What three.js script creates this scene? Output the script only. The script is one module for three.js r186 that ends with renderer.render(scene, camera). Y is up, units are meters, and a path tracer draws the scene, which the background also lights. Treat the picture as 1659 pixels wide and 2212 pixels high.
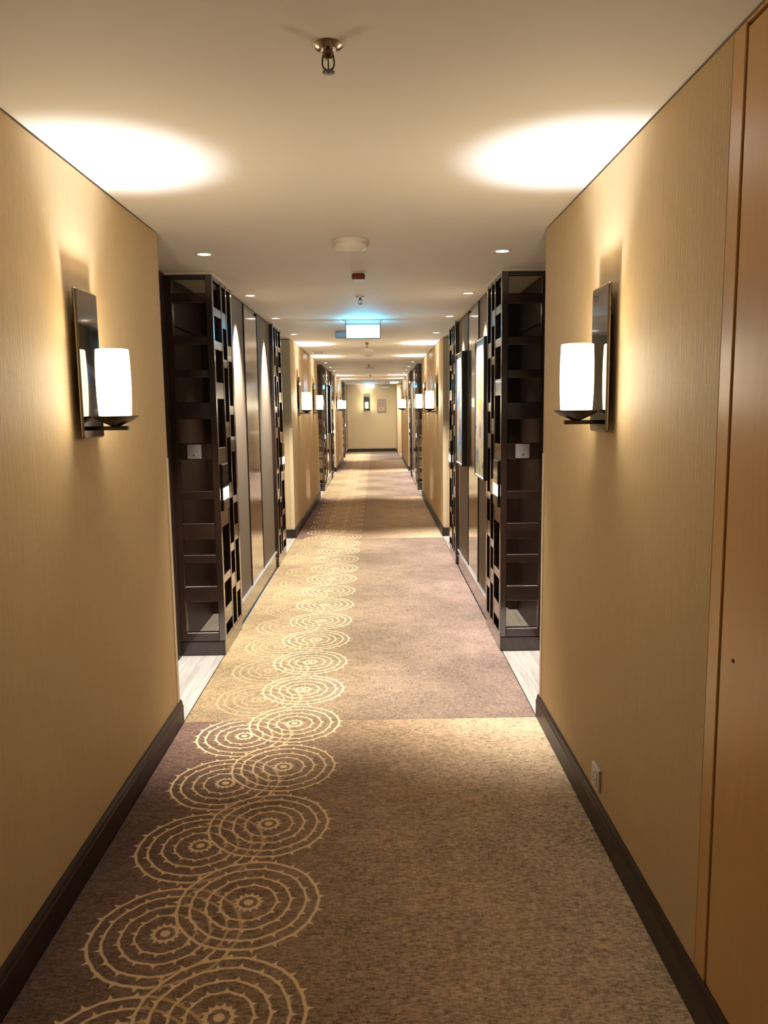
import * as THREE from 'three';
import { RectAreaLightUniformsLib } from 'three/addons/lights/RectAreaLightUniformsLib.js';

// ---------------------------------------------------------------- camera
RectAreaLightUniformsLib.init();
const scene = new THREE.Scene();
scene.background = new THREE.Color(0x000000);
const EYE = 1.575, FOCAL = 1700;
const camera = new THREE.PerspectiveCamera(2 * Math.atan(1106 / FOCAL) * 180 / Math.PI, 1659 / 2212, 0.05, 80);
{
  // orientation from the corridor's vanishing point (811.5, 880.9) and a small roll
  const fw = new THREE.Vector3((811.5 - 829.5) / FOCAL, (880.9 - 1106) / FOCAL, 1).normalize();
  const dn = new THREE.Vector3(0.0137, 1, 0); dn.addScaledVector(fw, -dn.dot(fw)).normalize();
  const rt = new THREE.Vector3().crossVectors(dn, fw);
  // rows: world x, y, z axes seen in lens axes (x right, y down, z forward)
  const toWorld = (x, y, z) => new THREE.Vector3(rt.x * x + rt.y * y + rt.z * z, -(dn.x * x + dn.y * y + dn.z * z), -(fw.x * x + fw.y * y + fw.z * z));
  const m = new THREE.Matrix4().makeBasis(toWorld(1, 0, 0), toWorld(0, -1, 0), toWorld(0, 0, -1));
  camera.quaternion.setFromRotationMatrix(m);
  camera.position.set(0, EYE, 0);
}
const renderer = new THREE.WebGLRenderer({ antialias: true });
renderer.toneMapping = THREE.LinearToneMapping;
renderer.toneMappingExposure = 1.12;
renderer.shadowMap.enabled = true;

// strengths of the lamps (each light itself stands in its lamp's builder)
const SCONCE_GLOW = 0.78, SCONCE_UP = 4.8, DOWN = 42, EXIT_GLOW = 40, LOBBY = 70;
const WARM = new THREE.Color().setRGB(1, 0.86, 0.64), HALOGEN = new THREE.Color().setRGB(1, 0.91, 0.8), UPWHITE = new THREE.Color().setRGB(0.86, 0.95, 1.07);

// ---------------------------------------------------------------- helpers
let seed = 7;
const rnd = () => { seed = (seed * 1664525 + 1013904223) >>> 0; return seed / 4294967296; };
const hash = (x, y, s) => { let h = (x * 374761393 + y * 668265263 + s * 1442695041) | 0; h = Math.imul(h ^ (h >>> 13), 1274126177); h ^= h >>> 16; return (h >>> 0) / 4294967296; };
const sm = (t) => t * t * (3 - 2 * t);
// value noise, wrapping after px / py cells
function vn(x, y, px, py, s) {
  const xi = Math.floor(x), yi = Math.floor(y), fx = sm(x - xi), fy = sm(y - yi);
  const w = (a, p) => ((a % p) + p) % p;
  const x0 = w(xi, px), x1 = w(xi + 1, px), y0 = w(yi, py), y1 = w(yi + 1, py);
  const a = hash(x0, y0, s), b = hash(x1, y0, s), c = hash(x0, y1, s), d = hash(x1, y1, s);
  return a + (b - a) * fx + (c - a) * fy + (a - b - c + d) * fx * fy;
}
const enc = (l) => Math.round(255 * Math.min(1, Math.max(0, l <= 0.0031308 ? 12.92 * l : 1.055 * Math.pow(l, 1 / 2.4) - 0.055)));
function dataTex(w, h, fn, colour = true) {
  const d = new Uint8Array(w * h * 4), o = [0, 0, 0];
  for (let j = 0; j < h; j++) for (let i = 0; i < w; i++) {
    fn((i + 0.5) / w, (j + 0.5) / h, o); const k = 4 * (j * w + i);
    if (colour) { d[k] = enc(o[0]); d[k + 1] = enc(o[1]); d[k + 2] = enc(o[2]); } else { d[k] = d[k + 1] = d[k + 2] = Math.round(255 * Math.min(1, Math.max(0, o[0]))); }
    d[k + 3] = 255;
  }
  const t = new THREE.DataTexture(d, w, h); t.wrapS = t.wrapT = THREE.RepeatWrapping; t.magFilter = THREE.LinearFilter; t.minFilter = THREE.LinearMipmapLinearFilter;
  t.generateMipmaps = true; if (colour) t.colorSpace = THREE.SRGBColorSpace; t.needsUpdate = true; return t;
}
const used = new Map();
function numbered(n) { const k = used.get(n) || 0; used.set(n, k + 1); return k ? n + '_' + String(k).padStart(3, '0') : n; }
function shade(o) { o.traverse((c) => { if (c.isMesh) { c.castShadow = true; c.receiveShadow = true; } }); return o; }
function thing(name, label, category, [x, y, z] = [0, 0, 0], group) {
  const g = new THREE.Group(); g.name = numbered(name); g.position.set(x, y, z); g.userData = { label, category };
  if (group) g.userData.group = group; scene.add(g); return g;
}
function struct(name, label) { const g = new THREE.Group(); g.name = numbered(name); g.userData = { kind: 'structure' }; if (label) g.userData.label = label; scene.add(g); return g; }
function part(name, geo, mat, parent, [x, y, z] = [0, 0, 0], label) {
  const m = new THREE.Mesh(geo, mat); m.name = name; m.position.set(x, y, z); m.castShadow = m.receiveShadow = true;
  if (label) m.userData.label = label; parent.add(m); return m;
}
// box with chamfered edges, flat faces, uv in metres; grain 'y' keeps v upright, 'h' turns the grain level
function cbox(w, h, d, c = 0.002, grain = 'y') {
  const hx = w / 2, hy = h / 2, hz = d / 2; c = Math.min(c, hx * 0.9, hy * 0.9, hz * 0.9);
  const P = [], N = [], U = [], H = [hx, hy, hz], ou = rnd() * 3, ov = rnd() * 3;
  const quad = (a, b, e, f, n) => {
    const ab = new THREE.Vector3().subVectors(b, a), ae = new THREE.Vector3().subVectors(e, a);
    const pts = ab.cross(ae).dot(n) >= 0 ? (f ? [a, b, e, a, e, f] : [a, b, e]) : (f ? [a, e, b, a, f, e] : [a, e, b]);
    for (const p of pts) {
      P.push(p.x, p.y, p.z); N.push(n.x, n.y, n.z);
      const ax = Math.abs(n.x), ay = Math.abs(n.y), az = Math.abs(n.z);
      let u, v; if (ay >= ax && ay >= az) { u = p.x; v = p.z; } else if (ax >= az) { u = p.z; v = p.y; } else { u = p.x; v = p.y; }
      if (grain === 'h') U.push(v + ou, u + ov); else U.push(u + ou, v + ov);
    }
  };
  const V = (a) => new THREE.Vector3(a[0], a[1], a[2]);
  for (let k = 0; k < 3; k++) for (const s of [-1, 1]) {            // faces
    const i = (k + 1) % 3, j = (k + 2) % 3, n = [0, 0, 0]; n[k] = s;
    const at = (a, b) => { const q = [0, 0, 0]; q[k] = s * H[k]; q[i] = a * (H[i] - c); q[j] = b * (H[j] - c); return V(q); };
    quad(at(-1, -1), at(1, -1), at(1, 1), at(-1, 1), V(n));
  }
  for (let k = 0; k < 3; k++) { const i = (k + 1) % 3, j = (k + 2) % 3; for (const si of [-1, 1]) for (const sj of [-1, 1]) {   // edges
    const at = (t, onI) => { const q = [0, 0, 0]; q[k] = t * (H[k] - c); q[i] = si * (onI ? H[i] : H[i] - c); q[j] = sj * (onI ? H[j] - c : H[j]); return V(q); };
    const n = [0, 0, 0]; n[i] = si * Math.SQRT1_2; n[j] = sj * Math.SQRT1_2;
    quad(at(-1, true), at(1, true), at(1, false), at(-1, false), V(n));
  } }
  for (const sx of [-1, 1]) for (const sy of [-1, 1]) for (const sz of [-1, 1])                                                // corners
    quad(V([sx * hx, sy * (hy - c), sz * (hz - c)]), V([sx * (hx - c), sy * hy, sz * (hz - c)]), V([sx * (hx - c), sy * (hy - c), sz * hz]), null, V([sx, sy, sz]).normalize());
  const g = new THREE.BufferGeometry();
  g.setAttribute('position', new THREE.Float32BufferAttribute(P, 3)); g.setAttribute('normal', new THREE.Float32BufferAttribute(N, 3)); g.setAttribute('uv', new THREE.Float32BufferAttribute(U, 2));
  return g;
}
// a chamfered box given by world ranges (D is the distance down the corridor, z = -D)
function slab(name, x0, x1, y0, y1, d0, d1, mat, parent, c = 0.002, grain = 'y', label) {
  const cx = (x0 + x1) / 2, cy = (y0 + y1) / 2, cz = -(d0 + d1) / 2, p = parent.position || new THREE.Vector3();
  return part(name, cbox(Math.abs(x1 - x0), Math.abs(y1 - y0), Math.abs(d1 - d0), c, grain), mat, parent, [cx - p.x, cy - p.y, cz - p.z], label);
}
const lathe = (pts, n = 40) => new THREE.LatheGeometry(pts.map(([r, y]) => new THREE.Vector2(r, y)), n);
function rod(a, b, r, n = 10) {
  const A = new THREE.Vector3(...a), B = new THREE.Vector3(...b), g = new THREE.CylinderGeometry(r, r, A.distanceTo(B), n);
  g.applyQuaternion(new THREE.Quaternion().setFromUnitVectors(new THREE.Vector3(0, 1, 0), B.clone().sub(A).normalize()));
  const m = A.add(B).multiplyScalar(0.5); g.translate(m.x, m.y, m.z); return g;
}

// ---------------------------------------------------------------- materials
const std = (o) => new THREE.MeshStandardMaterial(o), phy = (o) => new THREE.MeshPhysicalMaterial(o);
const rgb = (r, g, b) => new THREE.Color().setRGB(r, g, b);
// woven wall vinyl: fine upright strands, 0.5 m tile
const strand = (u, v) => 0.55 * vn(u * 180, v * 6, 180, 6, 3) + 0.3 * vn(u * 256, v * 40, 256, 40, 4) + 0.15 * vn(u * 9, v * 7, 9, 7, 5);
const vinylMap = dataTex(512, 512, (u, v, o) => { const n = strand(u, v) - 0.5, k = 1 + 0.16 * n; o[0] = 0.57 * k; o[1] = 0.425 * k; o[2] = 0.235 * k; });
const vinylBump = dataTex(512, 512, (u, v, o) => { o[0] = strand(u, v); }, false);
for (const t of [vinylMap, vinylBump]) t.repeat.set(2, 2);
const woodFn = (u, v, s) => { const w = vn(u * 6 + 0.6 * vn(u * 4, v * 3, 4, 3, s), v * 2, 6, 2, s + 1), g = vn(u * 60 + 3 * w, v * 3, 60, 3, s + 2), f = vn(u * 200, v * 14, 200, 14, s + 3); return 0.4 * w + 0.35 * g + 0.25 * f; };
const woodTex = (a, b, s) => dataTex(512, 512, (u, v, o) => { const n = woodFn(u, v, s); for (let k = 0; k < 3; k++) o[k] = a[k] + (b[k] - a[k]) * n; });
const darkWoodMap = woodTex([0.008, 0.0045, 0.0034], [0.036, 0.017, 0.011], 11);
const mapleMap = woodTex([0.55, 0.31, 0.105], [0.65, 0.385, 0.14], 23);
const lacquerMap = woodTex([0.085, 0.052, 0.032], [0.15, 0.095, 0.06], 37);
const plankMap = dataTex(512, 512, (u, v, o) => { const n = woodFn(v, u, 51), k = 0.35 + 0.95 * n; o[0] = 0.47 * k; o[1] = 0.445 * k; o[2] = 0.42 * k; });
const clothFn = (u, v) => 0.5 * vn(u * 128, v * 250, 128, 250, 61) + 0.5 * vn(u * 250, v * 128, 250, 128, 62);
const clothMap = dataTex(512, 512, (u, v, o) => { const k = 0.8 + 0.4 * clothFn(u, v); o[0] = 0.20 * k; o[1] = 0.15 * k; o[2] = 0.098 * k; });
clothMap.repeat.set(3, 3);
const plasterBump = dataTex(512, 512, (u, v, o) => { o[0] = 0.7 * vn(u * 5, v * 5, 5, 5, 71) + 0.3 * vn(u * 14, v * 11, 14, 11, 72); }, false);
plasterBump.repeat.set(0.6, 0.6);

const M = {
  vinyl: phy({ map: vinylMap, bumpMap: vinylBump, bumpScale: 0.0006, roughness: 0.68, specularIntensity: 0.4 }),
  plaster: std({ color: rgb(0.67, 0.635, 0.58), roughness: 0.7, bumpMap: plasterBump, bumpScale: 0.006 }),
  dark: phy({ map: darkWoodMap, roughness: 0.26, clearcoat: 0.8, clearcoatRoughness: 0.07 }),
  gloss: phy({ map: darkWoodMap, roughness: 0.16, ior: 2.1, clearcoat: 0.6, clearcoatRoughness: 0.05 }),
  skirting: std({ map: darkWoodMap, roughness: 0.42 }),
  maple: phy({ map: mapleMap, roughness: 0.34, clearcoat: 0.25, clearcoatRoughness: 0.25 }),
  lacquer: phy({ map: lacquerMap, roughness: 0.16, clearcoat: 1, clearcoatRoughness: 0.08 }),
  cloth: std({ map: clothMap, roughness: 0.92 }),
  mirror: std({ color: rgb(0.36, 0.33, 0.28), metalness: 1, roughness: 0.02 }),
  chrome: std({ color: rgb(0.62, 0.6, 0.57), metalness: 1, roughness: 0.12 }),
  smoked: std({ color: rgb(0.33, 0.3, 0.28), metalness: 1, roughness: 0.05 }),
  steel: std({ color: rgb(0.6, 0.6, 0.62), metalness: 0.8, roughness: 0.38 }),
  brass: std({ color: rgb(0.25, 0.2, 0.13), metalness: 1, roughness: 0.28 }),
  bronze: std({ color: rgb(0.06, 0.05, 0.04), metalness: 1, roughness: 0.35 }),
  plank: std({ map: plankMap, roughness: 0.35 }),
  white: std({ color: rgb(0.74, 0.7, 0.62), roughness: 0.45 }),
  cream: std({ color: rgb(0.66, 0.55, 0.38), roughness: 0.4 }),
  greyBox: std({ color: rgb(0.3, 0.3, 0.32), roughness: 0.5 }),
  red: std({ color: rgb(0.16, 0.025, 0.02), roughness: 0.4 }),
  black: std({ color: rgb(0.012, 0.011, 0.01), roughness: 0.5 }),
  ink: std({ color: rgb(0.08, 0.08, 0.085), roughness: 0.6 }),
  green: std({ color: rgb(0.02, 0.16, 0.12), roughness: 0.4 }),
  shadeGlow: std({ color: rgb(0.8, 0.7, 0.5), roughness: 0.5, emissive: rgb(1, 0.86, 0.58), emissiveIntensity: 3.2 }),
  lens: std({ color: rgb(0.9, 0.9, 0.9), roughness: 0.3, emissive: rgb(1, 0.9, 0.76), emissiveIntensity: 6 }),
  exitFace: std({ color: rgb(0.7, 0.9, 0.9), roughness: 0.4, emissive: rgb(0.62, 1, 1), emissiveIntensity: 1.7 }),
  signLit: std({ color: rgb(0.9, 0.9, 0.9), roughness: 0.4, emissive: rgb(1, 0.97, 0.92), emissiveIntensity: 1.6 }),
  panelLit: std({ color: rgb(0.9, 0.9, 0.9), roughness: 0.4, emissive: rgb(1, 0.95, 0.9), emissiveIntensity: 3 }),
};

// ---------------------------------------------------------------- layout (metres)
const H = 2.4, XL = -1.01, XR = 0.81, ALC = 0.275;
const WALLS = [[-2.5, 3.82], [9.53, 13.9], [19.6, 23.97]];
const UNITS = [[4.92, 8.42], [14.99, 18.49], [25.06, 28.5]];
const END = 28.5, BACK = -2.5;
const SERVICE = [1.52, 11.59, 21.66];                                  // centres of the flush service doors

// ---------------------------------------------------------------- floor with carpets
const RING = 0.232, STEP = 0.482, TILE = 4 * STEP, CW = 1.79, CX0 = -0.994;
function ringMask(x, z, cx, z0, thornSeed) {
  // x, z in metres; circles every STEP along z starting at z0
  const k = Math.round((z - z0) / STEP), dz = z - z0 - k * STEP, dx = x - cx, r = Math.hypot(dx, dz) / RING;
  if (r > 1.1) return [0, r];
  const a = Math.atan2(dz, dx), wob = 0.006 * Math.sin(a * 9 + thornSeed) + 0.004 * Math.sin(a * 23);
  let m = 0;
  const ring = (R, w, n, len, ph) => {
    const q = ((a / (2 * Math.PI) * n + ph + 100) % 1) - 0.5, tip = Math.max(0, 1 - Math.abs(q) * (2 * Math.PI * R / n) / (0.042));
    const outer = R + w + wob + len * tip * tip, inner = R - w + wob;
    const e = 0.008; m = Math.max(m, Math.min(1, Math.max(0, (outer - r) / e)) * Math.min(1, Math.max(0, (r - inner) / e)));
  };
  ring(0.965, 0.025, 21, 0.085, 0.1); ring(0.79, 0.023, 18, 0.07, 0.4); ring(0.575, 0.022, 15, 0.065, 0.2); ring(0.385, 0.02, 12, 0.06, 0.55);
  ring(0.145, 0.022, 14, 0.055, 0.3); if (r < 0.07) m = Math.max(m, Math.min(1, (0.07 - r) / 0.012));
  return [m, r];
}
function carpetTex(kind) {
  const A = kind === 'A';
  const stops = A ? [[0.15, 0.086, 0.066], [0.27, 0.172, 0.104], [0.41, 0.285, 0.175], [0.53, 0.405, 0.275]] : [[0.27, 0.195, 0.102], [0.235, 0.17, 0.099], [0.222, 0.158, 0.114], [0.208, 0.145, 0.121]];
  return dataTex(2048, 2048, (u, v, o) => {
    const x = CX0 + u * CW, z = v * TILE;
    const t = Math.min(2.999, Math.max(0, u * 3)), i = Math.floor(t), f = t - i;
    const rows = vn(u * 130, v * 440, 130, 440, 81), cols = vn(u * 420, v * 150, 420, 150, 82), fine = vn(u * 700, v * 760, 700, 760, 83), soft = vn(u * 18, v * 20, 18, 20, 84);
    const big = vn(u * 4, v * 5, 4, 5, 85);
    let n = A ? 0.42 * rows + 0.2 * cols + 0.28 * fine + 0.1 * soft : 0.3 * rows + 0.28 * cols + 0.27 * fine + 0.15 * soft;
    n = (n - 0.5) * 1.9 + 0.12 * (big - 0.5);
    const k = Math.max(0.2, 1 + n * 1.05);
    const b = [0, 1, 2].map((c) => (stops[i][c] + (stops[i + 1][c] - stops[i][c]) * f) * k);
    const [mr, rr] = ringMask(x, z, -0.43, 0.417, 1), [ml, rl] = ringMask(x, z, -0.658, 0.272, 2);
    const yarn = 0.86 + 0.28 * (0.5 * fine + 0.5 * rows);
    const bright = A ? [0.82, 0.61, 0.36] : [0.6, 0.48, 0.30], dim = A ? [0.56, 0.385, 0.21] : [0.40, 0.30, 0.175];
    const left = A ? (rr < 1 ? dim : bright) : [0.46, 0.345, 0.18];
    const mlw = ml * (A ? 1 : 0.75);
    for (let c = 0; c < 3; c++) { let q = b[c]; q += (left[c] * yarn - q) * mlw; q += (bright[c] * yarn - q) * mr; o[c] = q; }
  });
}
const pile = dataTex(512, 512, (u, v, o) => { o[0] = 0.5 * vn(u * 100, v * 120, 100, 120, 91) + 0.5 * vn(u * 200, v * 220, 200, 220, 92); }, false); pile.repeat.set(4, 4);
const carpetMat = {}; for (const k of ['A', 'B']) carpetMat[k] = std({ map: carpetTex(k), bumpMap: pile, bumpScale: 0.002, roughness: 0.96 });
const floor = struct('floor', 'carpeted corridor floor with pale wood-look tiles in the door recesses');
slab('floor_slab', -1.5, 4.2, -0.16, -0.006, BACK - 0.3, END + 0.6, M.greyBox, floor, 0.001);
function carpet(kind, d0, d1, label) {
  const g = cbox(CW, 0.012, d1 - d0, 0.003), p = g.attributes.position, uv = g.attributes.uv, dc = (d0 + d1) / 2;
  for (let i = 0; i < p.count; i++) uv.setXY(i, (p.getX(i) + CW / 2) / CW, (dc - p.getZ(i)) / TILE);
  part('carpet', g, carpetMat[kind], floor, [CX0 + CW / 2, 0, -dc], label);
}
const SEAMS = [BACK, 3.825, 9.43, 13.88, 19.45, 23.9, END];
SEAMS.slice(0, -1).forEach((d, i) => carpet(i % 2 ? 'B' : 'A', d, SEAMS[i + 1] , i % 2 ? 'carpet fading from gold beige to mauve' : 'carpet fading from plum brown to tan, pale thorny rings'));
// recess floors
const RECESSES = [[3.82, 4.92], [8.42, 9.53], [13.9, 14.99], [18.49, 19.6], [23.97, 25.06]];
for (const [a, b] of RECESSES) for (const s of [-1, 1]) {
  if (s > 0 && a > 23) continue;
  const x = s < 0 ? CX0 : CX0 + CW;
  slab('recess_floor', x + s * 0.003, x + s * 0.31, -0.006, 0.005, a, b, M.plank, floor, 0.001, 'h');
  slab('carpet_edge_strip', x, x + s * 0.003, -0.006, 0.0065, a, b, M.bronze, floor, 0.0005);
}
slab('lobby_floor', CX0 + CW + 0.003, 3.6, -0.006, 0.004, 23.97, END, M.plank, floor, 0.001, 'h');

// ---------------------------------------------------------------- ceiling, walls
const ceiling = struct('ceiling', 'off-white plaster ceiling');
slab('ceiling_slab', -1.5, 4.2, H, H + 0.12, BACK - 0.3, END + 0.6, M.plaster, ceiling, 0.001);

const TOP = H - 0.008;
function flank(side) {
  const s = side === 'left' ? -1 : 1, X = s < 0 ? XL : XR;
  const w = struct('wall_' + side, 'cream woven vinyl wall with pale corner guards'), bb = struct('baseboard_' + side, 'dark stained moulded baseboard');
  const out = X + s * (ALC + 0.15);
  if (s < 0) slab('recess_back', X + s * ALC, out, 0, H, BACK, END, M.skirting, w);
  else slab('recess_back', X + s * ALC, out, 0, H, BACK, 23.97, M.skirting, w);
  // moulded profile (distance from the wall, height)
  const prof = [[0, 0], [0.016, 0], [0.016, 0.086], [0.012, 0.094], [0.012, 0.102], [0.008, 0.112], [0.004, 0.118], [0, 0.118]];
  const board = (len) => { const sh = new THREE.Shape(prof.map(([a, b]) => new THREE.Vector2(a, b))); const g = new THREE.ExtrudeGeometry(sh, { depth: len, bevelEnabled: false }); return g; };
  WALLS.forEach(([a, b], i) => {
    const c = SERVICE[i], d0 = c - 0.35, d1 = c + 0.35;
    slab('wall_section', X, X + s * ALC, 0, TOP, a, d0, M.vinyl, w, 0.002);
    slab('wall_section', X, X + s * ALC, 0, TOP, d1, b, M.vinyl, w, 0.002);
    slab('wall_section', X + s * 0.07, X + s * ALC, 0, TOP, d0, d1, M.maple, w, 0.002);
    if (i === 0) { slab('dark_lining', X + s * 0.05, X + s * ALC, 0.006, TOP, b, b + 0.03, M.skirting, w, 0.003); slab('dark_lining', X + s * 0.2, X + s * ALC, 0.006, TOP, b + 0.03, b + 0.1, M.skirting, w, 0.003); }
    // corner guards
    for (const e of i ? [a, b] : [b]) {
      const t = e === a ? 1 : -1;
      slab('corner_guard', X - s * 0.0025, X, 0.118, 1.345, e, e + t * 0.034, M.cream, w, 0.0008);
      slab('corner_guard', X - s * 0.0025, X + s * 0.034, 0.118, 1.345, e, e - t * 0.0025, M.cream, w, 0.0008);
    }
    // baseboard along the wall, and its returns into the recesses
    const g = board(b - a + (i ? 0.032 : 0.016)); if (s > 0) g.scale(-1, 1, 1), flip(g);
    part('baseboard_run', g, M.skirting, bb, [X, 0.006, -(b + 0.016)]);
    for (const e of i ? [a, b] : [b]) slab('baseboard_return', X, X + s * (i ? ALC : 0.048), 0.006, 0.118, e, e + (e === a ? -0.016 : 0.016), M.skirting, bb, 0.003, 'h');
  });
  return w;
}
function flip(g) { const ix = g.index; if (ix) { for (let i = 0; i < ix.count; i += 3) { const t = ix.getX(i); ix.setX(i, ix.getX(i + 1)); ix.setX(i + 1, t); } } else { for (const k of Object.keys(g.attributes)) { const at = g.attributes[k], n = at.itemSize, ar = at.array; for (let i = 0; i < at.count; i += 3) for (let q = 0; q < n; q++) { const t = ar[i * n + q]; ar[i * n + q] = ar[(i + 1) * n + q]; ar[(i + 1) * n + q] = t; } } } g.computeVertexNormals(); }
flank('left'); const wallRight = flank('right');
const wallFar = struct('wall_far', 'cream end wall of the corridor');
slab('wall_section', -1.45, 0.72, 0, TOP, END, END + 0.2, M.vinyl, wallFar);
slab('wall_section', 0.72, 4.0, 0, TOP, END + 0.02, END + 0.2, M.vinyl, wallFar);
const bbFar = struct('baseboard_far', 'dark baseboard under the end wall');
slab('baseboard_run', -1.0, 0.72, 0.006, 0.118, END - 0.016, END, M.skirting, bbFar, 0.004, 'h');
const wallNear = struct('wall_near', 'cream wall closing the corridor behind the viewpoint');
slab('wall_section', -1.45, 1.25, 0, TOP, BACK - 0.2, BACK, M.vinyl, wallNear);
// the side lobby that opens on the right just before the end wall
const lobby = struct('wall_lobby', 'cream walls of the side lobby by the end of the corridor');
slab('wall_section', 0.74, 0.9, 0, TOP, 27.3, END, M.vinyl, lobby);
slab('wall_section', XR + ALC, 4.0, 0, TOP, 23.8, 23.97, M.vinyl, lobby);
slab('wall_section', 3.6, 3.75, 0, TOP, 23.97, END, M.vinyl, lobby);
slab('baseboard_run', 0.724, 0.74, 0.006, 0.118, 27.3, END - 0.02, M.skirting, lobby, 0.003, 'h');

// ---------------------------------------------------------------- doors
let doorNo = 0;
// flush maple service doors in the middle of each cream wall
for (const s of [-1, 1]) SERVICE.forEach((c, i) => {
  const X = s < 0 ? XL : XR, d = struct('door_' + ++doorNo, 'flush maple service door between slim maple frame strips'), L = 0.28, y0 = 0.124, y1 = 2.376;
  slab('door_leaf', X + s * 0.001, X + s * 0.04, y0, y1, c - L, c + L, M.maple, d, 0.0025);
  for (const t of [-1, 1]) slab('frame_strip', X, X + s * 0.045, 0.118, TOP, c + t * (L + 0.01), c + t * 0.35, M.maple, d, 0.002);
  slab('frame_strip', X, X + s * 0.045, 2.386, TOP, c - L - 0.01, c + L + 0.01, M.maple, d, 0.001, 'h');
  slab('frame_strip', X + s * 0.02, X + s * 0.045, 0.05, 0.118, c - L - 0.01, c + L + 0.01, M.maple, d, 0.001, 'h');
  const k = part('keyhole', new THREE.CylinderGeometry(0.005, 0.005, 0.002, 14), M.black, d, [X, 0.99, -(c + 0.214)]); k.rotation.z = Math.PI / 2;
});
// dark room doors lining the recesses
for (const s of [-1, 1]) RECESSES.forEach(([a, b], i) => {
  if (s > 0 && i === 4) return;
  const X = (s < 0 ? XL : XR) + s * ALC, d = struct('door_' + ++doorNo, 'dark stained guest room door set in its recess'), f = s * -0.006;
  slab('door_leaf', X + f, X + s * 0.03, 0.008, 2.1, a + 0.1, b - 0.1, M.skirting, d, 0.003);
  for (const [p, q] of [[a + 0.005, a + 0.096], [b - 0.096, b - 0.005]]) slab('door_frame', X + f - s * 0.012, X + s * 0.03, 0.006, TOP, p, q, M.skirting, d, 0.003);
  slab('door_frame', X + f - s * 0.012, X + s * 0.03, 2.104, TOP, a + 0.096, b - 0.096, M.skirting, d, 0.003, 'h');
});
// the door that stands open at the lobby
{
  const d = struct('door_' + ++doorNo, 'maple door standing open at the side lobby with a lever handle and closer');
  d.position.set(0.80, 0, -24.15); d.rotation.y = -0.1;
  part('door_leaf', cbox(0.045, 2.22, 0.95, 0.003), M.maple, d, [0, 1.12, -0.475]);
  const h = part('door_handle', cbox(0.012, 0.2, 0.045, 0.003), M.steel, d, [-0.028, 1.02, -0.85]);
  part('lever', rod([-0.01, 0.04, 0], [-0.05, 0.04, 0.1], 0.009), M.steel, h);
  part('door_closer', cbox(0.05, 0.06, 0.24, 0.006), M.steel, d, [-0.045, 2.18, -0.3]);
}

// ---------------------------------------------------------------- lattice cabinets and wall panelling
const PANES = [[0.157, 0.337], [0.436, 0.587], [0.639, 0.737], [0.841, 0.995], [1.045, 1.243], [1.344, 1.494], [1.598, 1.749], [1.797, 1.949], [2.0, 2.197], [2.255, 2.364]];
const COLS = [
  [[0.12, 0.196], [0.30, 0.467], [0.52, 0.829], [1.336, 1.642], [1.747, 1.949], [2.002, 2.153], [2.204, 2.364]],
  [[0.118, 0.368], [0.469, 0.622], [0.677, 0.982], [1.088, 1.39], [1.495, 1.848], [1.903, 2.1], [2.202, 2.364]],
  [[0.118, 0.308], [0.368, 0.672], [0.779, 0.931], [0.985, 1.286], [1.391, 1.539], [1.601, 1.898], [2.002, 2.364]]];
const BANDS = [[0.042, 0.276], [0.304, 0.436], [0.467, 0.607]];
const FACE = { '-1': -0.985, '1': 0.78 }, LW = 0.66;
function lattice(s, dOut, dir, label, group, lift = 0) {
  // dOut: the end that faces the door recess, dir: +1 when the cabinet runs away from it down the corridor
  const X = FACE[s], g = thing('lattice_cabinet', label, 'cabinet', [X + s * 0.14, 0, -(dOut + dir * LW / 2)], group);
  const put = (name, a0, a1, y0, y1, b0, b1, mat, c = 0.002, grain = 'y') => slab(name, X + s * a0, X + s * a1, y0, y1, dOut + dir * b0, dOut + dir * b1, mat, g, c, grain);
  put('carcass', 0.11, 0.285, 0.1, 2.388, 0.03, LW - 0.012, M.skirting, 0.001);
  put('side_panel', 0.0, 0.285, 0.1, 2.388, LW - 0.012, LW, M.dark);
  put('plinth', 0.004, 0.285, 0.006, 0.097, 0.004, LW, M.dark, 0.003, 'h');
  put('top_bead', -0.006, 0.285, 2.388, H, -0.006, LW, M.white, 0.001);
  // corridor face
  put('stile', 0, 0.04, 0.1, 2.388, 0, 0.042, M.gloss, 0.003);
  for (const [p, q] of [[0.276, 0.304], [0.436, 0.467], [0.607, LW - 0.012]]) put('stile', 0, 0.03, 0.1, 2.388, p, q, M.gloss, 0.002);
  COLS.forEach((open, i) => {
    const [p, q] = BANDS[i]; let y = 0.1;
    for (const [a, b] of open) { if (a - y > 0.003) put('lattice_block', 0.002, 0.03, y, a, p, q, M.gloss, 0.002, 'h'); y = b; }
    put('lattice_block', 0.002, 0.03, y, 2.388, p, q, M.gloss, 0.002, 'h');
  });
  // recess face: tinted mirror behind level rails
  put('stile', 0.245, 0.285, 0.1, 2.388, 0, 0.03, M.dark, 0.003);
  let y = 0.1;
  PANES.forEach(([a, b], i) => {
    const l0 = i > 0 ? lift : 0, l1 = i < 9 ? lift : 0;
    put('rail', 0.04, 0.245, y, a + l0, 0, 0.028, M.dark, 0.003, 'h'); put('mirror_pane', 0.04, 0.245, a + l0, b + l1, 0.022, 0.03, M.mirror, 0.001); y = b + l1;
  });
  put('rail', 0.04, 0.245, y, 2.388, 0, 0.028, M.dark, 0.003, 'h');
  return g;
}
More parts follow.
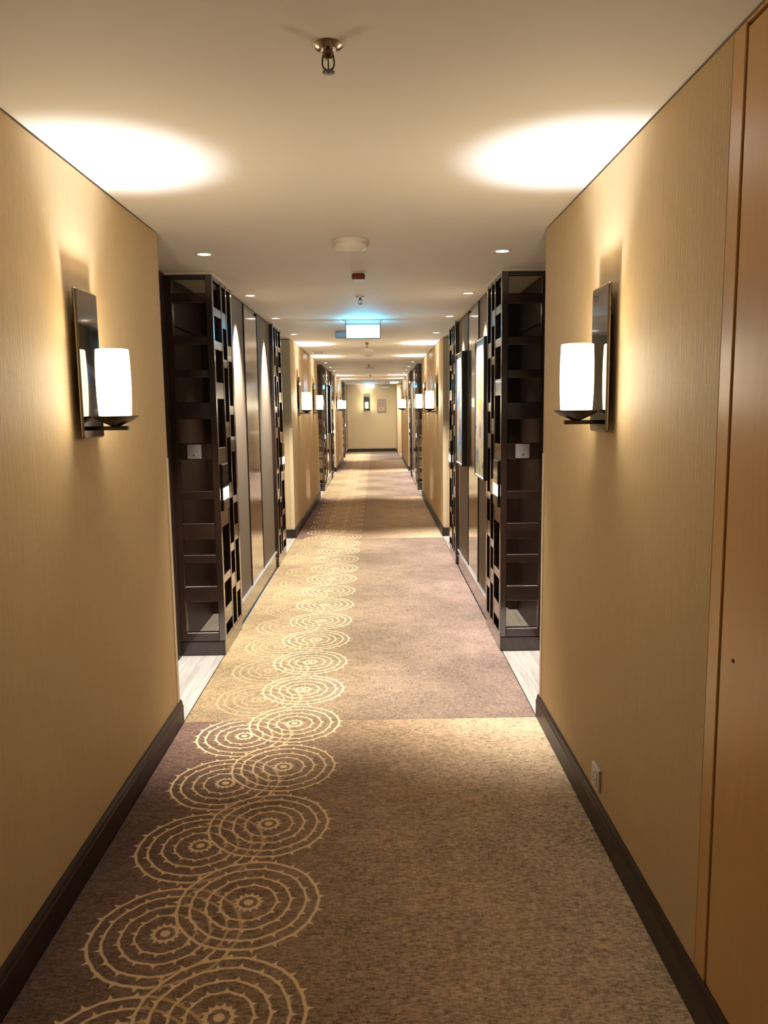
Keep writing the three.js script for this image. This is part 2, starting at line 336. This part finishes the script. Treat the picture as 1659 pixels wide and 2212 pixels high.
function panelling(s, d0, d1, label) {
  const X = FACE[s], g = thing('wall_panelling', label, 'panelling', [X + s * 0.1, 0, -(d0 + d1) / 2]);
  const put = (name, a0, a1, y0, y1, b0, b1, mat, c = 0.002, grain = 'y') => slab(name, X + s * a0, X + s * a1, y0, y1, b0, b1, mat, g, c, grain);
  const L = d1 - d0, j0 = d0 + 0.31 * L, j1 = d0 + 0.61 * L;
  put('backing', 0.06, 0.285, 0, H - 0.004, d0, d1, M.skirting);
  put('fabric_panel', 0.036, 0.06, 0.165, 2.386, d0 + 0.003, j0 - 0.012, M.cloth, 0.003);
  put('glossy_panel', 0.03, 0.06, 0.165, 2.36, j0, j1, M.lacquer, 0.004);
  put('fabric_panel', 0.036, 0.06, 0.165, 2.386, j1 + 0.012, d1 - 0.003, M.cloth, 0.003);
  put('header', 0.04, 0.06, 2.366, 2.392, j0, j1, M.dark, 0.002, 'h');
  for (const j of [j0 - 0.012, j1 + 0.002]) put('edge_strip', 0.026, 0.05, 0.165, 2.386, j, j + 0.01, M.bronze, 0.002);
  put('plinth', 0.02, 0.06, 0.006, 0.152, d0, d1, M.gloss, 0.003, 'h');
  put('plinth_trim', 0.016, 0.06, 0.152, 0.163, d0, d1, M.steel, 0.002, 'h');
  return g;
}
function sign(s, d, label, group) {
  // illuminated room sign on the wide lattice block
  const X = FACE[s], g = thing('room_sign', label, 'sign', [X, 1.08, -d], group), w = 0.2;
  slab('backplate', X - s * 0.008, X + s * 0.001, 0.932, 1.232, d - w / 2, d + w / 2, M.bronze, g, 0.003);
  slab('dark_glass', X - s * 0.012, X - s * 0.008, 1.082, 1.226, d - w / 2 + 0.006, d + w / 2 - 0.006, M.smoked, g, 0.001);
  slab('lit_panel', X - s * 0.012, X - s * 0.008, 1.004, 1.078, d - w / 2 + 0.012, d + w / 2 - 0.012, M.signLit, g, 0.001);
  slab('lower_plate', X - s * 0.012, X - s * 0.008, 0.938, 1.0, d - w / 2 + 0.006, d + w / 2 - 0.006, M.brass, g, 0.001);
  const l = new THREE.RectAreaLight(rgb(1, 0.97, 0.92), 1.0, 0.16, 0.07); l.name = 'sign_light'; l.position.set(-s * 0.014, 1.041 - 1.08, 0); g.add(l);
  l.lookAt(X - s * 3, 1.041, -d);
}
function plate(x, y, d, label, group) {
  const g = thing('bell_plate', label, 'switch', [x, y, -d], group);
  part('mounting_box', cbox(0.07, 0.07, 0.003, 0.0005), M.black, g, [0, 0, 0.0015]);
  const f = part('faceplate', cbox(0.088, 0.088, 0.008, 0.002), M.steel, g, [0, 0, 0.0065]);
  part('icon', cbox(0.007, 0.007, 0.001, 0.0003), M.greyBox, f, [-0.014, 0.0, 0.0044]); part('icon', cbox(0.004, 0.009, 0.001, 0.0003), M.greyBox, f, [0.014, 0.002, 0.0044]);
  const b = part('bell_button', lathe([[0, 0.005], [0.006, 0.0045], [0.008, 0.003], [0.0085, 0]], 20), M.chrome, f, [0, -0.02, 0.004]); b.rotation.x = Math.PI / 2;
  part('button_ring', new THREE.TorusGeometry(0.009, 0.0008, 6, 20), M.greyBox, f, [0, -0.02, 0.0044]);
}
const sideName = { '-1': 'on the side without the socket outlet', '1': 'on the side with the socket outlet' };
UNITS.forEach(([a, b], i) => {
  const nth = ['first', 'second', 'third'][i];
  for (const s of [-1, 1]) {
    if (s > 0 && i === 2) continue;
    const where = i === 0 ? (s < 0 ? 'near the bare panelling' : 'near the colourful pictures') : i === 1 ? (s < 0 ? 'far along by the pale pictures' : 'far along by bare panelling') : 'against the end wall';
    lattice(s, a, 1, `dark lattice cabinet with mirrored ${i === 2 ? 'side' : 'side and bell plate'}, ${where}`, null, s < 0 ? 0.024 : 0);
    if (i < 2) lattice(s, b, -1, `dark lattice cabinet past the panelling, ${where}`, null, s < 0 ? 0.024 : 0);
    panelling(s, a + LW, i < 2 ? b - LW : b, ['two fabric panels around a glossy one, ' + (s < 0 ? 'no pictures, opposite the colourful pictures' : 'carrying the yellow and blue pictures'), 'far fabric and gloss panelling ' + (s < 0 ? 'carrying two pale pictures' : 'without pictures'), 'last panelling next to the end wall'][i]);
    sign(s, a + 0.159, `lit white room sign on the lattice cabinet ${where}`);
    if (i < 2) sign(s, b - 0.159, `lit white room sign on the cabinet past the panelling, ${where}`);
    if (i < 2) plate(FACE[s] + s * (s < 0 ? 0.146 : 0.133), s < 0 ? 1.318 : 1.296, a, `square steel bell plate on the mirrored cabinet ${where}`);
  }
});

// ---------------------------------------------------------------- framed pictures
function paint(w, h, fn) { const c = document.createElement('canvas'); c.width = w; c.height = h; fn(c.getContext('2d'), w, h); const t = new THREE.CanvasTexture(c); t.colorSpace = THREE.SRGBColorSpace; return t; }
function strokes(ctx, w, h, list, n, sd) {
  let q = sd; const r = () => { q = (q * 1664525 + 1013904223) >>> 0; return q / 4294967296; };
  for (let i = 0; i < n; i++) for (const [col, x, y, sx, sy, lw] of list) {
    ctx.strokeStyle = col; ctx.lineWidth = lw * (0.5 + r()); ctx.lineCap = 'round'; ctx.beginPath();
    const x0 = (x + (r() - 0.5) * sx) * w, y0 = (y + (r() - 0.5) * sy) * h; ctx.moveTo(x0, y0); ctx.quadraticCurveTo(x0 + (r() - 0.5) * 0.3 * w, y0 + 0.05 * h, x0 + (r() - 0.5) * 0.3 * w, y0 + (0.06 + 0.1 * r()) * h); ctx.stroke();
  }
}
const artYellow = paint(256, 512, (c, w, h) => {
  c.fillStyle = '#eadfc4'; c.fillRect(0, 0, w, h);
  strokes(c, w, h, [['#f3e9d2', 0.5, 0.1, 1, 0.2, 24], ['#f2c53d', 0.75, 0.3, 0.4, 0.3, 16], ['#f4dc7a', 0.35, 0.38, 0.6, 0.3, 18], ['#eef0f4', 0.2, 0.5, 0.4, 0.4, 18]], 9, 5);
  strokes(c, w, h, [['#4a74d0', 0.95, 0.42, 0.1, 0.1, 12], ['#e9ae3a', 0.55, 0.5, 0.3, 0.2, 12], ['#b9a8c8', 0.8, 0.55, 0.3, 0.2, 12], ['#d9764a', 0.5, 0.6, 0.3, 0.12, 8], ['#3f63bd', 0.2, 0.76, 0.25, 0.25, 14], ['#f0e7a0', 0.5, 0.85, 0.3, 0.25, 12], ['#b7bf58', 0.4, 0.92, 0.3, 0.1, 10], ['#3a3f7c', 0.9, 0.86, 0.14, 0.25, 11], ['#e79a6e', 0.95, 0.78, 0.1, 0.16, 9], ['#ffffff', 0.15, 0.62, 0.3, 0.2, 12]], 6, 9);
  c.strokeStyle = '#f6edb0'; c.lineWidth = 12; c.beginPath(); c.ellipse(0.52 * w, 0.66 * h, 26, 52, 0, 0, 7); c.stroke(); c.fillStyle = '#8a5a3a'; c.beginPath(); c.ellipse(0.52 * w, 0.66 * h, 14, 30, 0, 0, 7); c.fill();
});
const artBlue = paint(256, 512, (c, w, h) => {
  c.fillStyle = '#dcd6ca'; c.fillRect(0, 0, w, h);
  strokes(c, w, h, [['#3f9be6', 0.12, 0.15, 0.25, 0.28, 22], ['#f3f1ea', 0.8, 0.2, 0.4, 0.4, 26], ['#a9a49c', 0.35, 0.32, 0.3, 0.22, 22], ['#4c86dc', 0.25, 0.42, 0.3, 0.15, 15], ['#7fc7d8', 0.55, 0.5, 0.4, 0.1, 14]], 8, 21);
  strokes(c, w, h, [['#e2693a', 0.4, 0.52, 0.3, 0.08, 13], ['#efb552', 0.35, 0.57, 0.2, 0.06, 10], ['#6d6c8e', 0.5, 0.65, 0.3, 0.12, 14], ['#5f8fdd', 0.7, 0.7, 0.4, 0.18, 16], ['#79c3cc', 0.5, 0.78, 0.7, 0.1, 15], ['#cfd3c4', 0.4, 0.9, 0.8, 0.14, 18], ['#a7a7a0', 0.7, 0.9, 0.3, 0.2, 12], ['#4d7fa0', 0.15, 0.97, 0.2, 0.05, 9]], 7, 33);
});
const artPale = paint(128, 256, (c, w, h) => { c.fillStyle = '#eef1f2'; c.fillRect(0, 0, w, h); strokes(c, w, h, [['#5fb1e0', 0.5, 0.06, 0.9, 0.08, 12], ['#ffffff', 0.5, 0.5, 0.9, 0.8, 16], ['#c9cfd4', 0.4, 0.6, 0.8, 0.6, 8], ['#b98e7c', 0.6, 0.7, 0.6, 0.4, 5]], 9, 77); });
const art = (t) => std({ map: t, color: rgb(0.55, 0.55, 0.55), roughness: 0.5 });
function picture(s, d, tex, label) {
  const w = 0.52, y0 = 1.045, y1 = 2.065, X = FACE[s] + s * 0.036, F = -s * 0.05, g = thing('framed_picture', label, 'picture', [X, y0, -d]);
  const p = new THREE.PlaneGeometry(w - 0.02, y1 - y0 - 0.02);
  slab('backing_board', X, X + F * 0.8, y0 + 0.004, y1 - 0.004, d - w / 2 + 0.004, d + w / 2 - 0.004, M.black, g, 0.002);
  const cv = part('canvas', p, art(tex), g, [F * 0.82, (y1 - y0) / 2, 0]); cv.rotation.y = -s * Math.PI / 2;
  for (const t of [-1, 1]) slab('frame_bar', X, X + F, y0, y1, d + t * (w / 2 - 0.012), d + t * w / 2, M.black, g, 0.002);
  slab('frame_bar', X, X + F, y0, y0 + 0.014, d - w / 2 + 0.012, d + w / 2 - 0.012, M.steel, g, 0.002, 'h'); slab('frame_bar', X, X + F, y1 - 0.014, y1, d - w / 2 + 0.012, d + w / 2 - 0.012, M.brass, g, 0.002, 'h');
}
picture(1, 5.88, artYellow, 'tall abstract picture in yellow, orange and deep blue');
picture(1, 7.31, artBlue, 'tall abstract picture with sky blue top and orange patch');
picture(-1, 15.95, artPale, 'pale white and blue picture nearer the lit bell plate cabinet');
picture(-1, 17.35, artPale, 'pale white and blue picture farther along the same panelling');

// ---------------------------------------------------------------- wall sconces
const shadeGeo = lathe([[0.030, 0], [0.0545, 0.004], [0.0575, 0.06], [0.0585, 0.12], [0.0575, 0.18], [0.0555, 0.226], [0.0535, 0.23], [0.0515, 0.228], [0.0525, 0.18], [0.0535, 0.12], [0.0525, 0.05], [0.028, 0.008]], 48);
const dishGeo = lathe([[0, -0.03], [0.014, -0.03], [0.03, -0.022], [0.056, -0.011], [0.078, 0.004], [0.0785, 0.006], [0.055, -0.004], [0.03, -0.008], [0, -0.009]], 40);
const REACH = 0.107;
function sconce(x, d, nx, nz, label, group) {
  // (nx, nz): unit normal of the wall in x and in D
  const y0 = 1.482, g = thing('wall_sconce', label, 'sconce', [x, y0, -d], group);
  g.rotation.y = Math.atan2(nx, -nz);                                   // local +z points into the corridor
  part('mounting_block', cbox(0.09, 0.3, 0.02, 0.002), M.black, g, [0, 0.25, 0.01]);
  part('backplate', cbox(0.2, 0.5, 0.014, 0.006), M.smoked, g, [0, 0.25, 0.025]);
  part('arm', cbox(0.022, 0.014, 0.125, 0.002), M.bronze, g, [0, 0.034, 0.088]);
  part('dish', dishGeo, M.bronze, g, [0, 0.07, REACH]);
  part('shade', shadeGeo, M.shadeGlow, g, [0, 0.073, REACH], 'glowing alabaster cylinder');
  scene.updateMatrixWorld(true);
  for (const h of [0.13, 0.25]) { const p = new THREE.PointLight(WARM, SCONCE_GLOW / 2); p.name = 'sconce_lamp'; p.position.set(0, h, REACH); p.castShadow = true; p.shadow.radius = 2.4; g.add(p); }   // two bulbs, one above the other
  const u = new THREE.SpotLight(UPWHITE, SCONCE_UP, 0, 0.6, 0.95); u.name = 'sconce_uplight'; u.position.set(0, 0.19, REACH); u.castShadow = true; u.shadow.radius = 1; g.add(u);
  scene.updateMatrixWorld(true);
  const w = u.getWorldPosition(new THREE.Vector3()); u.target.position.set(w.x, w.y + 1, w.z); u.target.updateMatrixWorld();
}
sconce(XL, 2.76, 1, 0, 'lit alabaster wall sconce on the near cream wall opposite the socket outlet');
sconce(XR, 2.775, -1, 0, 'lit alabaster wall sconce above the white socket outlet');
for (const s of [-1, 1]) {
  const X = s < 0 ? XL : XR, side = s < 0 ? 'the wall without the pictured panelling' : 'the wall past the colourful pictures';
  sconce(X, 10.36, -s, 0, `lit sconce before the service door in the middle of ${side}`); sconce(X, 12.85, -s, 0, `lit sconce after the service door in the middle of ${side}`);
  sconce(X, 20.35, -s, 0, `far lit sconce before the last service door, ${s < 0 ? 'on the lattice side' : 'on the lobby side'}`); sconce(X, 22.7, -s, 0, `far lit sconce after the last service door, ${s < 0 ? 'on the lattice side' : 'on the lobby side'}`);
}
sconce(-0.315, END, 0, -1, 'lit sconce on the end wall beside the brown notice');

// ---------------------------------------------------------------- ceiling downlights
function downlight(x, d, label, group) {
  const g = thing('downlight', label, 'downlight', [x, H, -d], group);
  part('trim_ring', lathe([[0.034, 0.0], [0.036, -0.003], [0.048, -0.004], [0.052, -0.001], [0.052, 0.001]], 32), M.white, g);
  part('lens', lathe([[0, -0.0035], [0.02, -0.003], [0.0345, -0.001], [0.0345, 0.0005]], 28), M.lens, g, [0, 0, 0], 'glowing lens');
  const l = new THREE.SpotLight(HALOGEN, DOWN, 0, 0.54, 0.7); l.name = 'downlight_beam'; l.position.set(0, -0.008, 0); l.castShadow = true; l.shadow.radius = 1; g.add(l);
  l.target.position.set(x, 0, -d); l.target.updateMatrixWorld();
}
const DL = [[4.36, 'over the first door recess'], [5.92, 'over the first fabric panel'], [7.39, 'over the second fabric panel'], [8.98, 'over the second door recess'], [14.6, 'over the third door recess'], [16.2, 'over the far first fabric panel'], [17.7, 'over the far second fabric panel'], [19.25, 'over the fourth door recess'], [24.5, 'over the last recess'], [26.3, 'over the last panelling']];
for (const [d, t] of DL) for (const s of [-1, 1]) {
  if (s > 0 && d > 23) continue;
  downlight(s < 0 ? -0.905 : 0.69, d, `small bright ceiling downlight ${t}, ${s < 0 ? 'opposite the picture side' : 'on the picture side'}`, 'ceiling downlights');
}

// ---------------------------------------------------------------- ceiling fittings
function sprinkler(x, d, label) {
  const g = thing('sprinkler_head', label, 'sprinkler', [x, H, -d], 'ceiling sprinklers');
  part('escutcheon', lathe([[0, -0.014], [0.016, -0.014], [0.024, -0.011], [0.034, -0.004], [0.035, 0]], 32), M.chrome, g);
  part('body', lathe([[0, -0.03], [0.008, -0.03], [0.011, -0.024], [0.013, -0.018], [0.013, -0.008]], 20), M.brass, g);
  for (const t of [-1, 1]) { const c = new THREE.CatmullRomCurve3([[0.011, -0.02], [0.0135, -0.034], [0.0115, -0.048], [0.003, -0.054]].map(([a, b]) => new THREE.Vector3(t * a, b, 0))); part('frame_arm', new THREE.TubeGeometry(c, 10, 0.002, 6), M.bronze, g); }
  part('glass_bulb', rod([0, -0.03, 0], [0, -0.053, 0], 0.0016, 8), M.red, g);
  const sh = []; part('deflector', lathe([[0, -0.053], [0.006, -0.053], [0.0145, -0.0575], [0.0145, -0.059], [0.004, -0.0585], [0, -0.061]], 18), M.bronze, g);
}
sprinkler(-0.098, 1.93, 'chrome sprinkler head alone on the ceiling before the smoke detector');
sprinkler(-0.104, 6.03, 'sprinkler head between the red beacon and the first exit sign');
sprinkler(-0.1, 10.2, 'sprinkler head just past the first exit sign');
sprinkler(-0.12, 15.4, 'sprinkler head in the far half of the corridor'); sprinkler(-0.13, 20.2, 'sprinkler head near the end of the corridor');
function detector(x, d, r, label) {
  const g = thing('smoke_detector', label, 'detector', [x, H, -d]);
  part('base', lathe([[r * 0.98, 0], [r, -0.004], [r, -0.018], [r * 0.96, -0.02]], 40), M.white, g);
  const cv = part('cover', lathe([[r * 0.95, -0.02], [r * 0.95, -0.03], [r * 0.86, -0.04], [r * 0.62, -0.046], [r * 0.6, -0.043], [0, -0.043]], 40), M.white, g);
  part('grille', lathe([[0, -0.0445], [r * 0.56, -0.0445], [r * 0.56, -0.042]], 30), M.steel, cv);
}
detector(-0.113, 4.05, 0.092, 'round cream smoke detector before the red beacon');
detector(-0.11, 11.3, 0.105, 'round white smoke detector past the first exit sign'); detector(-0.1, 12.5, 0.08, 'smaller flat detector right after a larger one');
detector(-0.13, 16.4, 0.09, 'round detector in the far half of the ceiling'); detector(-0.14, 21.4, 0.09, 'round detector before the last exit sign');
{
  const g = thing('alarm_beacon', 'small dark red alarm beacon on the ceiling', 'alarm', [-0.095, H, -4.98]);
  part('base', cbox(0.086, 0.008, 0.06, 0.003), M.white, g, [0, -0.004, 0]);
  part('lens', cbox(0.08, 0.036, 0.054, 0.008), M.red, g, [0, -0.026, 0]); part('foot', cbox(0.07, 0.008, 0.05, 0.002), M.white, g, [0, -0.047, 0]);
}
{
  const g = thing('emergency_light', 'grey ribbed emergency light box behind the first exit sign', 'light', [-0.33, H, -8.75]);
  part('housing', cbox(0.2, 0.07, 0.12, 0.01), M.greyBox, g, [0, -0.035, 0]);
  for (let k = 0; k < 5; k++) part('rib', cbox(0.205, 0.004, 0.124, 0.001), M.steel, g, [0, -0.012 - 0.011 * k, 0]);
}
{
  const g = thing('air_grille', 'small white slotted air grille in the ceiling by the far sconces', 'vent', [-0.84, H, -11.9]);
  part('backing', cbox(0.14, 0.002, 0.34, 0.0005), M.black, g, [0, -0.001, 0]);
  for (const t of [-1, 1]) { part('frame_bar', cbox(0.02, 0.008, 0.36, 0.002), M.white, g, [t * 0.075, -0.004, 0]); part('frame_bar', cbox(0.13, 0.008, 0.02, 0.002), M.white, g, [0, -0.004, t * 0.17]); }
  for (const x of [-0.022, 0.022]) part('slat', cbox(0.012, 0.008, 0.32, 0.002), M.white, g, [x, -0.004, 0]);
}
{
  const g = thing('emergency_light', 'white oval emergency light on the end wall above the notice', 'light', [0.37, 2.3, -END]);
  part('base', cbox(0.26, 0.06, 0.02, 0.006), M.white, g, [0, 0, 0.01]); part('diffuser', cbox(0.23, 0.045, 0.04, 0.016), M.white, g, [0, 0, 0.04]);
}
function exitSign(x, d, label) {
  const g = thing('exit_sign', label, 'exit sign', [x, H, -d]), w = 0.32;
  part('mounting_plate', cbox(0.38, 0.012, 0.05, 0.003), M.steel, g, [0, -0.006, 0]);
  for (const t of [-1, 1]) part('hanger', cbox(0.006, 0.16, 0.02, 0.001), M.ink, g, [t * (w / 2 + 0.003), -0.09, 0]);
  part('top_bar', cbox(w, 0.01, 0.03, 0.002), M.steel, g, [0, -0.047, 0]);
  part('lit_face', cbox(w - 0.004, 0.118, 0.014, 0.002), M.exitFace, g, [0, -0.111, 0], 'blue-white glowing face'); part('bottom_edge', cbox(w, 0.007, 0.018, 0.001), M.green, g, [0, -0.1735, 0]);
  for (const t of [-1, 1]) { const l = new THREE.RectAreaLight(rgb(0.06, 0.6, 1), EXIT_GLOW, w - 0.01, 0.11); l.name = 'exit_light'; l.position.set(0, -0.111, t * 0.011); if (t > 0) l.rotation.y = Math.PI; g.add(l); }
}
exitSign(-0.11, 7.6, 'glowing blue-white exit sign hanging in front of the emergency light box'); exitSign(-0.2, 27.0, 'glowing exit sign hanging just before the end wall');
{
  const g = thing('ceiling_panel_light', 'bright square ceiling light at the side lobby', 'light', [0.62, H, -26.1]);
  part('frame', cbox(0.3, 0.012, 1.6, 0.003), M.white, g, [0, -0.006, 0]); part('diffuser', cbox(0.26, 0.006, 1.56, 0.002), M.panelLit, g, [0, -0.014, 0]);
  const l = new THREE.RectAreaLight(rgb(1, 0.95, 0.9), LOBBY, 0.26, 1.56); l.name = 'panel_light'; l.position.set(0, -0.02, 0); l.rotation.x = -Math.PI / 2; g.add(l);
}

// ---------------------------------------------------------------- small wall things
{
  const y = 0.2, d = 2.775, g = thing('socket_outlet', 'white three-pin socket outlet just above the baseboard', 'socket', [XR, y, -d]);
  slab('faceplate', XR - 0.012, XR, y - 0.044, y + 0.044, d - 0.044, d + 0.044, M.white, g, 0.003);
  slab('socket_face', XR - 0.0145, XR - 0.012, y - 0.03, y + 0.03, d - 0.03, d + 0.03, M.steel, g, 0.001);
  for (const [a, b, w, h] of [[0, 0.014, 0.004, 0.01], [-0.011, -0.006, 0.007, 0.004], [0.011, -0.006, 0.007, 0.004]]) slab('pin_slot', XR - 0.0155, XR - 0.0145, y + b - h / 2, y + b + h / 2, d + a - w / 2, d + a + w / 2, M.black, g, 0.0003);
}
{
  const t = paint(128, 192, (c, w, h) => {
    c.fillStyle = '#8a6a50'; c.fillRect(0, 0, w, h); c.fillStyle = '#a08468'; c.fillRect(10, 10, w - 20, h - 20);
    c.strokeStyle = '#6e5340'; c.lineWidth = 2; for (let k = 0; k < 9; k++) { c.beginPath(); c.moveTo(24, 30 + k * 9); c.lineTo(w - 24 - (k % 3) * 12, 30 + k * 9); c.stroke(); }
    c.strokeStyle = '#cdb698'; c.lineWidth = 4; c.beginPath(); c.ellipse(58, 146, 34, 22, 0, 0, 7); c.stroke(); c.beginPath(); c.moveTo(70, 150); c.lineTo(112, 122); c.stroke();
  });
  const g = thing('wall_notice', 'brown framed notice on the end wall beside the sconce', 'notice', [0.217, 1.404, -END]);
  part('frame', cbox(0.32, 0.47, 0.02, 0.004), M.brass, g, [0, 0.235, 0.01]);
  part('sheet', new THREE.PlaneGeometry(0.29, 0.44), std({ map: t, roughness: 0.5 }), g, [0, 0.235, 0.0205]);
}
scene.updateMatrixWorld(true);
renderer.render(scene, camera);
